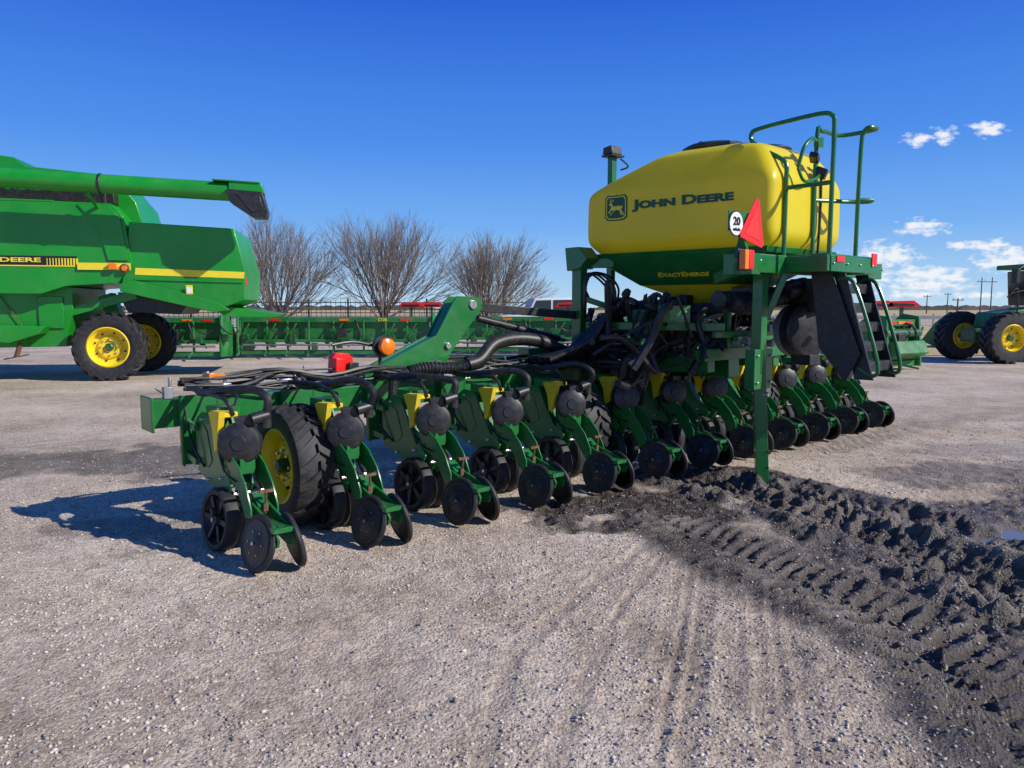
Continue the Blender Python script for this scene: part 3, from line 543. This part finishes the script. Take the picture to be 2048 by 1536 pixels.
b=B();b.lathe((-2.62,1.25,1.27),(.0,-1,.0),[(.05,-.05),(.07,-.02),(.075,0),(.07,.03),(.03,.05)],20,0);b.lathe((-2.62,1.30,1.27),(0,-1,0),[(.09,-.04),(.095,.0),(.06,.0)],20,1);b.cyl((-2.62,1.36,.95),(-2.62,1.36,1.2),.015,m=1);b.tube([(-2.66,1.35,1.27),(-2.85,1.4,1.31),(-3.05,1.41,1.29)],.014,m=1)
make(b,'marker_lamp',[ORANGE,BLK],PL)
b=B();b.box((-3.0,1.36,1.12),(.18,.11,.12),0,(0,.1,.2));b.box((-2.92,1.29,1.10),(.10,.03,.09),1,(0,.1,.2));b.prism([(-3.10,1.18),(-2.90,1.17),(-2.94,1.22),(-3.06,1.23)],'y',1.32,1.40,0);make(b,'battery_box',[RED,BLK],PL,bev=.008)
b=B();b.box((-4.05,1.36,1.09),(.13,.10,.05),0,(0,.1,.2));make(b,'sensor_cap',ORANGE,PL,bev=.005)
b=B();b.beam((.3,1.3,1.6),(.3,1.3,3.24),.07,.07,0);b.prism([(1.23,3.26),(1.37,3.26),(1.36,3.33),(1.25,3.345)],'x',.22,.38,1);b.box((.3,1.29,3.24),(.20,.16,.02),1);b.tube([(.38,1.25,3.22),(.45,1.2,3.14),(.38,1.25,3.10)],.010,m=1)
make(b,'camera_mast',[GREEN,BLK],PL,bev=.01)
b=B();b.box((.75,-.78,2.98),(.14,.08,.05),0,(.3,.3,.4));b.box((.85,-.80,2.85),(.12,.10,.09),0,(.4,0,.4));b.tube([(.42,-.80,2.85),(.44,-.84,3.02),(.58,-.84,3.12),(.75,-.8,3.12)],.018,8,1);b.tube([(.42,-.80,2.85),(.5,-.82,2.74),(.7,-.82,2.78),(.85,-.8,2.85)],.016,8,1);b.box((.78,-.8,3.12),(.1,.05,.09),1)
b.tube([(.85,-.8,2.85),(.9,-.78,2.5),(.88,-.78,2.1)],.014,6,0)
make(b,'work_light',[BLK,GREEN],PL,bev=.006)
# hoses
b=B();b.tube([(-2.42,1.22,1.04),(-2.25,1.18,1.07),(-2.0,1.14,1.06),(-1.82,1.12,1.08)],.058,12,sub=14,rib=-.16)
b.tube([(-1.85,1.12,1.08),(-1.7,1.12,1.12),(-1.5,1.15,1.26),(-1.2,1.15,1.30),(-.9,1.1,1.26),(-.6,1.05,1.15),(-.3,1.0,1.25),(0,.9,1.5)],.065,12,sub=8)
b.tube([(-2.42,1.22,1.04),(-2.6,1.15,.98),(-2.72,1.0,.85)],.042,10,sub=8)
make(b,'vacuum_hose',HOSE,PL)
b=B();rd=random.Random(8)
for k in range(9):
    z=.97+.010*k;y=1.30+.025*(k%5);pts=[]
    for x in np.arange(-4.3,4.4,.38): pts.append((x,y+rd.uniform(-.10,.06),z+rd.uniform(-.02,.08)))
    b.tube(pts,rd.choice((.008,.011,.014,.018)),6,sub=3)
make(b,'hydraulic_line',HOSE,PL)
b=B()
for k in range(95):
    x0=rd.uniform(-.5,1.6);y0=rd.uniform(-.1,1.2);z0=rd.uniform(1.15,1.75)
    x1=x0+rd.uniform(-.7,.5);y1=min(1.4,y0+rd.uniform(-.3,.6));z1=rd.uniform(.85,1.7)
    b.tube([(x0,y0,z0),(x0+rd.uniform(-.15,.1),y0+rd.uniform(-.1,.1),z0-rd.uniform(-.1,.25)),((x0+x1)/2,(y0+y1)/2,(z0+z1)/2-rd.uniform(-.1,.2)),(x1,y1,z1)],rd.choice((.01,.014,.02,.028,.035)),7,sub=5)
for k in range(8): b.tube([(.2+.05*k,.5,1.65),(0+.05*k,.8,1.6),(-.35,1.05-.05*k,1.35+.03*k),(-.6,1.1-.05*k,1.15+.02*k),(-1.0,1.2-.04*k,1.1)],.03,8)
for k in range(6): b.tube([(.1+.04*k,.4,1.66),(-.1+.05*k,.35,1.5),(-.22+.05*k,.45,1.2),(-.25+.06*k,.6,.8),(-.2+.06*k,.7,.6)],.035,8)
for k in range(4): b.tube([(-.32,1.1,1.5),(-.42,1.0,1.75+.05*k),(-.38+.08*k,1.0,1.95),(-.15+.06*k,.95,1.8),(-.1,.9,1.55)],.012,6)
b.tube([(.0,-.4,1.66),(.3,-.45,1.62),(.6,-.5,1.7),(1.0,-.55,1.72)],.09,12,sub=14,rib=-.12)
make(b,'hose_bundle',HOSE,PL)
for k in range(34):
    b=B();c_=(rd.uniform(-.3,1.5),rd.uniform(.0,1.2),rd.uniform(.95,1.6));b.box(c_,(rd.uniform(.06,.25),rd.uniform(.06,.2),rd.uniform(.05,.25)),0,(0,0,rd.uniform(-.3,.3)))
    b.cyl(c_,(c_[0]+rd.uniform(-.2,.2),c_[1]-.1,c_[2]+rd.uniform(-.1,.15)),.018,n=8,m=1);b.cyl(c_,(c_[0],c_[1]-.14,c_[2]+.02),.012,n=6,m=1)
    make(b,'hydraulic_block',[rd.choice((BLK,BLK,GREEN_D,GREEN)),STEEL],PL,bev=.005)
for k in range(6):
    b=B();x0=rd.uniform(.0,1.3);z=rd.uniform(1.1,1.5);p0=Vector((x0,-.3,z));p1=Vector((x0+rd.uniform(.25,.6),-.25,z+rd.uniform(-.05,.1)));b.cyl(p0,p1,.028,m=0);b.cyl(p1,p1+(p1-p0)*.4,.012,m=1);b.box(p0,(.05,.06,.07),0);make(b,'hydraulic_cylinder',[GREY,STEEL],PL)
b=B();b.cyl((.35,.2,1.45),(.65,-.1,1.62),.035);b.box((.35,.2,1.45),(.06,.06,.06));make(b,'hydraulic_cylinder',GREY,PL)
# ------------------------------------------------------------ combine
CO=empty('combine_harvester',(-8.83,16.4,0),math.atan2(.21,.978),'green combine harvester with yellow stripe and unloading auger folded back','combine harvester')
b=B();b.prism([(-6.8,3.98),(.20,3.83),(.44,3.55),(.57,2.55),(.26,2.14),(-.77,2.07),(-1.26,1.90),(-6.8,1.92)],'y',0,3.0)
b.prism([(-3.0,3.90),(-.9,3.87),(-.9,3.84),(-3.0,3.84)],'y',-.01,.0)
b.prism([(-.45,3.80),(.17,3.78),(.38,3.52),(.50,2.62),(.1,2.62),(-.05,3.3)],'y',-.035,.0)
make(b,'body_panel',GREEN_C,CO,bev=.03)
b=B();b.prism([(.53,3.46),(2.69,3.36),(2.90,2.42),(2.86,1.78),(2.44,1.62),(1.7,1.86),(.30,2.05),(.45,2.6)],'y',.05,2.9)
b.prism([(.3,2.12),(.6,2.2),(2.3,1.72),(2.55,1.55),(2.2,1.50),(.3,1.95)],'y',-.02,.03);b.prism([(.58,2.24),(2.86,2.18),(2.84,2.15),(.58,2.20)],'y',.02,.045);make(b,'rear_hood',GREEN_C,CO,bev=.03)
b=B();b.prism([(-6.8,4.95),(-2.2,4.88),(-1.85,4.84),(-1.62,4.66),(.10,4.52),(.55,3.95),(.68,3.45),(-6.8,3.5)],'y',.6,2.6);b.box((-1.0,.45,3.98),(2.4,.4,.25),1);b.box((.05,.5,4.1),(.25,.3,.5))
b.cyl((-.0,.3,3.75),(.0,.3,4.35),.07,m=1)
for k in range(9): b.box((-2.4+.3*k,.5,4.1),(.1,.3,.3),1,(0,rd.uniform(-.5,.5),0))
for k in range(5): b.tube([(-2.3+.5*k,.4,3.9),(-2.1+.5*k,.35,4.1),(-1.8+.5*k,.42,3.95)],.03,6,1)
make(b,'grain_tank',[GREEN_C,BLK],CO,bev=.03)
b=B();b.cyl((-7,-.7,4.38),(3.2,-.7,4.04),.195,n=28);b.cyl((.2,-.7,4.14),(.25,-.7,4.138),.21,n=28,m=1);b.box((2.9,-.7,4.25),(.95,.48,.03),0,(0,.035,0));b.prism([(2.75,4.25),(3.40,4.23),(3.45,4.02),(2.75,4.06)],'y',-.91,-.49);b.beam((-.05,-.7,3.95),(-.05,.1,3.7),.06,.06,0)
make(b,'unloading_auger',[GREEN_C,BLK],CO,bev=.01)
b=B();b.prism([(2.7,4.08),(3.42,4.04),(3.52,3.64),(3.48,3.51),(3.22,3.51),(2.76,3.82)],'y',-.95,-.45);b.prism([(2.9,3.98),(3.38,3.94),(3.44,3.66),(3.2,3.6)],'y',-.965,-.945);make(b,'auger_spout',BLK,CO,bev=.03)
b=B();b.prism([(-6.8,2.0),(-.77,2.05),(-.77,1.6),(-.95,.75),(-6.8,.70)],'y',.35,2.7,0);b.prism([(-2.6,.95),(-1.9,.85),(-1.3,1.05),(-1.2,1.2),(-2.6,1.25)],'y',-.1,.34,1);b.beam((-2.6,.1,1.3),(-1.6,.1,.95),.1,.12,1)
b.cyl((-1.75,.1,.85),(-1.85,.1,.55),.05,m=2);b.beam((-2.1,.1,.5),(-1.6,.1,.6),.03,.03,2);b.box((-1.2,.33,1.5),(.5,.04,.7),1);b.beam((-2.2,.3,1.9),(-1.7,.3,1.1),.02,.02,2);b.cyl((-.0,.3,.8),(0,3.0,.8),.13,m=0);b.beam((0,1.5,.8),(-.4,1.5,1.9),.4,.3);b.beam((-.9,.5,1.5),(.5,.5,1.9),.15,.2,0);b.prism([(.1,1.95),(1.7,1.85),(1.4,1.45),(.3,1.5)],'y',.5,2.5,3);b.prism([(1.9,1.75),(2.6,1.6),(3.6,1.45),(3.5,1.38),(2.4,1.4)],'y',.3,2.7,0)
make(b,'chassis',[GREEN_C,GREEN_C,RUST,BLK],CO,bev=.015)
wheel(CO,(0,.18,.74),.76,.46,.43,20,.045,math.pi/2,'rear_wheel');wheel(CO,(.05,2.75,.74),.76,.46,.43,20,.045,math.pi/2,'rear_wheel');wheel(CO,(-4.3,.1,.95),.95,.7,.55,22,.06,math.pi/2,'front_wheel')
b=B();b.box((.02,-.040,2.49),(1.06,.006,.15));b.prism([(.62,2.47),(2.885,2.40),(2.865,2.255),(.60,2.32)],'y',.041,.048);make(b,'yellow_stripe',TXTY,CO)
b=B();b.box((-2.0,-.004,2.60),(2.96,.006,.20));make(b,'black_stripe',TXTB,CO)
b=B()
for k in range(11): b.box((-1.10+.058*k,-.009,2.58),(.014+.0025*k,.004,.15))
b.box((-2.0,-.009,2.49),(2.9,.004,.025));make(b,'stripe_bars',TXTY,CO)
text('JOHN DEERE','brand_lettering',TXTY,CO,frame((-2.03,-.01,2.60),(1,0,0),(0,0,1)),1.62,.125,.03)
b=B();b.box((.20,-.08,2.49),(.16,.09,.13),0);b.lathe((.43,-.06,2.45),(0,-1,0),[(.10,-.02),(.10,.02),(.06,.04)],16,1);b.lathe((.43,-.08,2.45),(0,-1,0),[(.06,0),(.06,.04)],16,0);make(b,'marker_lamp',[ORANGE,RUST],CO,bev=.008)
b=B();b.box((1.72,-.024,2.0),(.14,.004,.2),0);b.box((1.72,-.028,1.99),(.11,.004,.12),1);make(b,'safety_decal',[TXTY,WHITE],CO);b=B();b.box((2.895,.2,2.2),(.02,.1,.18));make(b,'rear_reflector',RED,CO)
# ------------------------------------------------------------ headers
def header(loc,rz,Ln,label,n_=8,seed=0,boxy=False):
    H=empty('corn_header',loc,rz,label,'harvester header','harvester headers parked in rows');rd=random.Random(seed)
    b=B();b.box((0,0,1.22),(Ln,.16,.16));b.box((0,.05,.85),(Ln*.98,.04,.6));b.box((0,-.03,.18),(Ln,.2,.14));b.box((0,-.12,.55),(Ln*.96,.07,.1))
    k=max(2,int(Ln/.76))
    for i in range(k+1):
        x=-Ln/2+Ln*i/k+rd.uniform(-.12,.12)*(0<i<k);b.beam((x,-.08,.2),(x,-.06,1.2),.06,.07);b.box((x+.2,-.16,rd.uniform(.35,.7)),(.18,.14,rd.uniform(.15,.35)),rd.choice((1,1,3)))
        if rd.random()<.6:b.beam((x,-.1,.6),(x+.3,-.12,1.1),.05,.05)
        if rd.random()<.5:b.beam((x,-.2,.25),(x+.15,-.9,.12),.05,.05)
        if rd.random()<.6:b.tube([(x,-.1,1.1),(x+.15,-.25,.95),(x+.4,-.22,.8),(x+.6,-.15,.9)],.025,6,3)
    b.cyl((-Ln/2+.1,-.2,.42),(Ln/2-.1,-.2,.42),.035,n=8,m=2)
    make(b,'header_frame',[GREEN_H,GREEN_D,GREY,BLK],H,bev=.01)
    if boxy:
        b=B();b.prism([(-.5,.45),(.2,.12),(.75,.12),(.9,.5),(.85,1.0),(.6,.72),(.1,.62),(-.35,.78)],'x',-Ln/2,Ln/2);make(b,'trough',GREEN_H,H,bev=.03)
        b=B();b.cyl((-Ln/2-.1,-.1,.95),(Ln/2+.1,-.1,.95),.12,n=12);make(b,'reel',GREEN_D,H)
    for s in(-1,1):
        b=B();b.prism([(-.25,.1),(.9,.05),(1.5,.25),(.9,1.0),(.3,1.45),(-.15,1.38)],'x',s*(Ln/2+.02),s*(Ln/2+.10));make(b,'end_panel',GREEN_H,H,bev=.02)
    for i in range(n_):
        x=-Ln/2+Ln*(i+.5)/n_
        b=B();b.loft([[(x+r*math.cos(a),y,z0+r*.9*math.sin(a)) for a in np.linspace(0,2*math.pi,13)[:-1]] for r,y,z0 in((.20,.25,1.12),(.22,.55,1.1),(.19,1.0,.85),(.10,1.6,.45),(.02,2.0,.25))])
        make(b,'snout',GREEN_H,H)
    for i in range(3):
        b=B();b.box((-Ln/2+Ln*(i+.5)/3+rd.uniform(-.3,.3)*min(1,Ln/3),-.09,1.22),(.32,.01,.07));make(b,'reflector_tape',(RED,ORANGE)[i%2],H)
    b=B();x=Ln*.1;b.tube([(x,-.1,1.2),(x+.1,-.3,1.1),(x+.2,-.3,.7),(x,-.2,.5)],.03,6);b.box((x-.4,-.2,.8),(.3,.2,.3));make(b,'gearbox',BLK,H,bev=.01)
    return H
header((-10.2,23.2,0),.03,2.4,'green header with red reflector tape beside the combine',3,1)
header((-5.65,24.2,0),.02,6.1,'long green twelve row corn header on the gravel',9,2)
header((-.1,26,0),-.03,4.6,'green corn header parked behind the planter',7,3)
header((4.6,22,0),.05,3.6,'green corn header seen beyond the planter hoses',6,4)
header((8.0,21,0),.0,2.4,'short green header standing behind the ladder',4,5)
header((9.9,19.3,0),.55,1.3,'green boxy header near the ladder',0,6,True)
header((18.3,30,0),.4,1.6,'green header beside the parked tractor',0,7,True)
text('C12R','header_number',TXTY,bpy.data.objects['corn_header.001'],frame((1.5,-.10,1.22),(1,0,0),(0,0,1)),.3,.09,.03)
for i,(x,y) in enumerate(((-3.6,27),(-2.9,27.2),(2.0,27),(10.1,20.9),(10.8,20.9))):
    b=B();b.prism([(-.45,1.62),(-.35,1.78),(.3,1.80),(.48,1.66),(.3,1.62)],'y',-.1,.1,0);b.box((0,-.11,1.69),(.6,.01,.06),2);b.beam((0,0,0),(0,0,1.62),.08,.08,1);b.box((0,0,.05),(.5,.5,.1),1);o=make(b,'marker_stand',[RED,GREEN_D,BLK],None,(x,y,0),bev=.01);top(o,'red capped marker standing among the green headers','marker','red capped markers')
# ------------------------------------------------------------ tractor
TR_=empty('tractor',(14.25,21.6,0),math.radians(8),'green tractor with yellow wheels and black cab arms','tractor')
b=B();b.prism([(.0,1.0),(.1,1.45),(1.2,1.6),(4.0,1.7),(4.1,.8)],'y',.5,1.4);b.box((1.2,.9,.8),(3.5,.6,.4),1);make(b,'hood',[GREEN_H,GREEN_D],TR_,bev=.04)
b=B();b.prism([(1.3,1.66),(1.2,2.7),(2.8,2.75),(2.9,1.76)],'y',.35,1.55,0);b.box((2.0,.95,2.82),(2.1,1.5,.14),1);make(b,'cab',[GLASS,GREEN_H],TR_,bev=.03)
b=B();b.tube([(1.2,.2,2.72),(.5,.0,2.80),(.15,-.1,2.70),(.05,-.1,2.5)],.03,8);b.box((.05,-.1,2.5),(.12,.2,.4));b.box((.7,.0,2.84),(.5,.1,.08));make(b,'mirror_arm',BLK,TR_,bev=.01)
b=B();b.tube([(.0,.1,1.9),(.3,.1,2.15),(.35,.1,1.6),(.3,.1,1.2),(.5,.2,.5)],.025,8);b.tube([(.1,.1,2.0),(.6,.1,2.1),(1.2,.3,2.0)],.02,8)
for k in range(4): b.box((.45,.2,.5+.28*k),(.4,.2,.03))
make(b,'step',BLK,TR_,bev=.01)
wheel(TR_,(0,0,.74),.76,.5,.38,20,.05,math.pi/2,'front_wheel');wheel(TR_,(0,1.9,.74),.76,.5,.38,20,.05,math.pi/2,'front_wheel');wheel(TR_,(2.9,0,.95),.95,.6,.5,20,.05,math.pi/2,'rear_wheel')
# ------------------------------------------------------------ white car
CA=empty('parked_car',(1.3,34,0),.15,'white off road car parked behind the fence line','car')
b=B();b.prism([(-2,.55),(-2,1.15),(-1.9,1.25),(-.75,1.32),(-.45,2.02),(1.85,2.05),(2.0,1.3),(2.0,.55)],'y',-.85,.85);make(b,'body',CARW,CA,bev=.06)
for P in([(-.6,1.38),(-.36,1.92),(.3,1.94),(.3,1.36)],[(.4,1.36),(.4,1.94),(1.7,1.96),(1.8,1.36)]):
    b=B();b.prism(P,'y',-.87,.87);make(b,'window',GLASS,CA)
for x in(-1.25,1.25):
    for y in(-.75,.75):
        b=B();b.lathe((x,y,.4),(0,1,0),[(.2,-.12),(.4,-.12),(.4,.12),(.2,.12)],20,0);b.lathe((x,y,.4),(0,1,0),[(.2,-.1),(.02,-.08),(.02,.08),(.2,.1)],12,1);make(b,'wheel',[RUB,GREY],CA)
b=B();b.box((-2.0,-.6,1.0),(.05,.2,.2));make(b,'headlight',WHITE,CA);b=B();b.lathe((2.1,0,1.15),(1,0,0),[(.36,-.1),(.38,0),(.36,.1)],20);make(b,'spare_wheel',RUB,CA)
# ------------------------------------------------------------ fence
b=B()
for x in np.arange(-34,3.2,2.4): b.box((x,0,1.08),(.09,.09,2.16))
for z in(.4,1.3,1.92): b.box((-15.4,.0,z),(37.2,.04,.05))
for x in np.arange(-34,3.2,.3): b.box((x+.15,0,1.05),(.025,.025,2.0))
o=make(b,'fence',BLK,None,(0,46,0));top(o,'black metal picket fence along the yard edge','fence')
b=B()
for x in np.arange(-120,200,3.5): b.box((x,0,.55),(.1,.1,1.1))
b.box((40,-.07,.75),(320,.04,.3))
o=make(b,'guard_rail',GREY,None,(0,67,0));top(o,'low grey guard rail along the highway','guard rail')
# ------------------------------------------------------------ trees
def tree(loc,H,wd,seed,label):
    rd=random.Random(seed);T=empty('tree',loc,0,label,'tree','bare trees in a row');tb=B();cb_=B()
    nb=[0,11,5,4,3,3,2];ln=[.13,.30,.22,.16,.12,.09,.06];rad=[.17,.062,.034,.020,.012,.008,.0055]
    def seg(bb,a,c_,r0,r1,n):
        t=(c_-a).normalized();e=Vector((0,0,1)) if abs(t.z)<.9 else Vector((1,0,0));u=t.cross(e).normalized();w_=t.cross(u);vs=[]
        for q,r in((a,r0),(c_,r1)):
            for k in range(n): an=2*math.pi*k/n;vs.append(q+(u*math.cos(an)+w_*math.sin(an))*r)
        bb.add(vs,[(k,(k+1)%n,(k+1)%n+n,k+n) for k in range(n)])
    def grow(p,d,lev,stem):
        L_=H*ln[lev]*rd.uniform(.8,1.15);bb=tb if lev<=1 else cb_;n=8 if lev<2 else(5 if lev<3 else 3);q=p;dd=d.copy();K=3 if lev<4 else 2;pts=[p]
        for k in range(K):
            dd=(dd+Vector((rd.gauss(0,.05),rd.gauss(0,.05),rd.gauss(0,.04)+.02))).normalized();q2=q+dd*L_/K
            r0=rad[lev]*(1-.45*k/K);r1=rad[lev]*(1-.45*(k+1)/K);seg(bb,q,q2,r0,r1,n);q=q2;pts.append(q)
        if lev+1<len(nb):
            for c_ in range(nb[lev+1]):
                if lev==0: az=2*math.pi*(c_+rd.random()*.6)/nb[1]*2.4;sp=.06+1.14*((c_+.5)/nb[1])+rd.uniform(-.06,.06);nd=Vector((math.cos(az)*math.sin(sp)*wd,math.sin(az)*math.sin(sp)*wd,math.cos(sp)));st=pts[-1]-Vector((0,0,rd.uniform(0,.3)))
                else:
                    rnd=Vector((rd.gauss(0,1),rd.gauss(0,1),rd.gauss(0,.8)));rnd=(rnd-dd*rnd.dot(dd)).normalized();ang=rd.uniform(.15,.50) if c_ else rd.uniform(0,.2);nd=(dd*math.cos(ang)+rnd*math.sin(ang));nd=(nd+Vector((0,0,.04))).normalized()
                    st=pts[-1] if c_==0 else pts[rd.randint(1,len(pts)-1)]
                grow(st,nd,lev+1,c_)
    grow(Vector((0,0,-.1)),Vector((0,0,1)),0,0)
    make(tb,'trunk',BARK,T);make(cb_,'crown',BARK,T,smooth=180)
tree((-12.9,42,0),7.0,.98,11,'bare leafless tree with wide rounded crown');tree((-7.2,42,0),7.1,.98,22,'bare leafless tree with dense rounded crown');tree((-1.4,42,0),6.0,1.0,33,'smaller bare leafless tree with spreading crown')
# poles + horizon trees
WOOD=pm('pole_wood',(.13,.10,.08),.9,0,.2,2)
for i,(x,y,h_,hf) in enumerate(((118,190,9.2,1),(127,220,6.0,0),(110,200,5,0),(78,132,3.2,0))):
    b=B();b.cyl((0,0,0),(0,0,h_),.16,.11,n=8)
    if hf: b.cyl((2.6,0,0),(2.6,0,h_),.16,.11,n=8);b.box((1.3,0,h_*.88),(5,.14,.18))
    else: b.box((0,0,h_*.92),(2.0,.12,.14))
    for dx in(-.8,0,.8): b.cyl((dx,0,h_*.9),(dx,0,h_*.9+.4),.06,n=6)
    o=make(b,'utility_pole',WOOD,None,(x,y,0));top(o,'distant wooden utility pole with crossarm by the highway','utility pole','utility poles along the highway')
DT=pm('distant_brush',(.13,.115,.11),1,0,.3,.05)
b=B();rd=random.Random(5)
for k in range(700):
    x=rd.uniform(-420,560);y=520+rd.uniform(-20,20);h_=rd.uniform(1.2,3.8)*(1 if (int(x/60)%3) else .5);w_=rd.uniform(3,8);b.add([(x-w_,y,0),(x+w_,y,0),(x+w_*.7,y,h_*.7),(x+rd.uniform(-1,1),y,h_),(x-w_*.7,y,h_*.75),(x,y+w_,h_*.5)],[(0,1,2,3,4),(2,5,3),(3,5,4)])
o=make(b,'distant_treeline',DT);o['kind']='stuff';o['label']='low bare brush line on the far horizon';o['category']='trees'
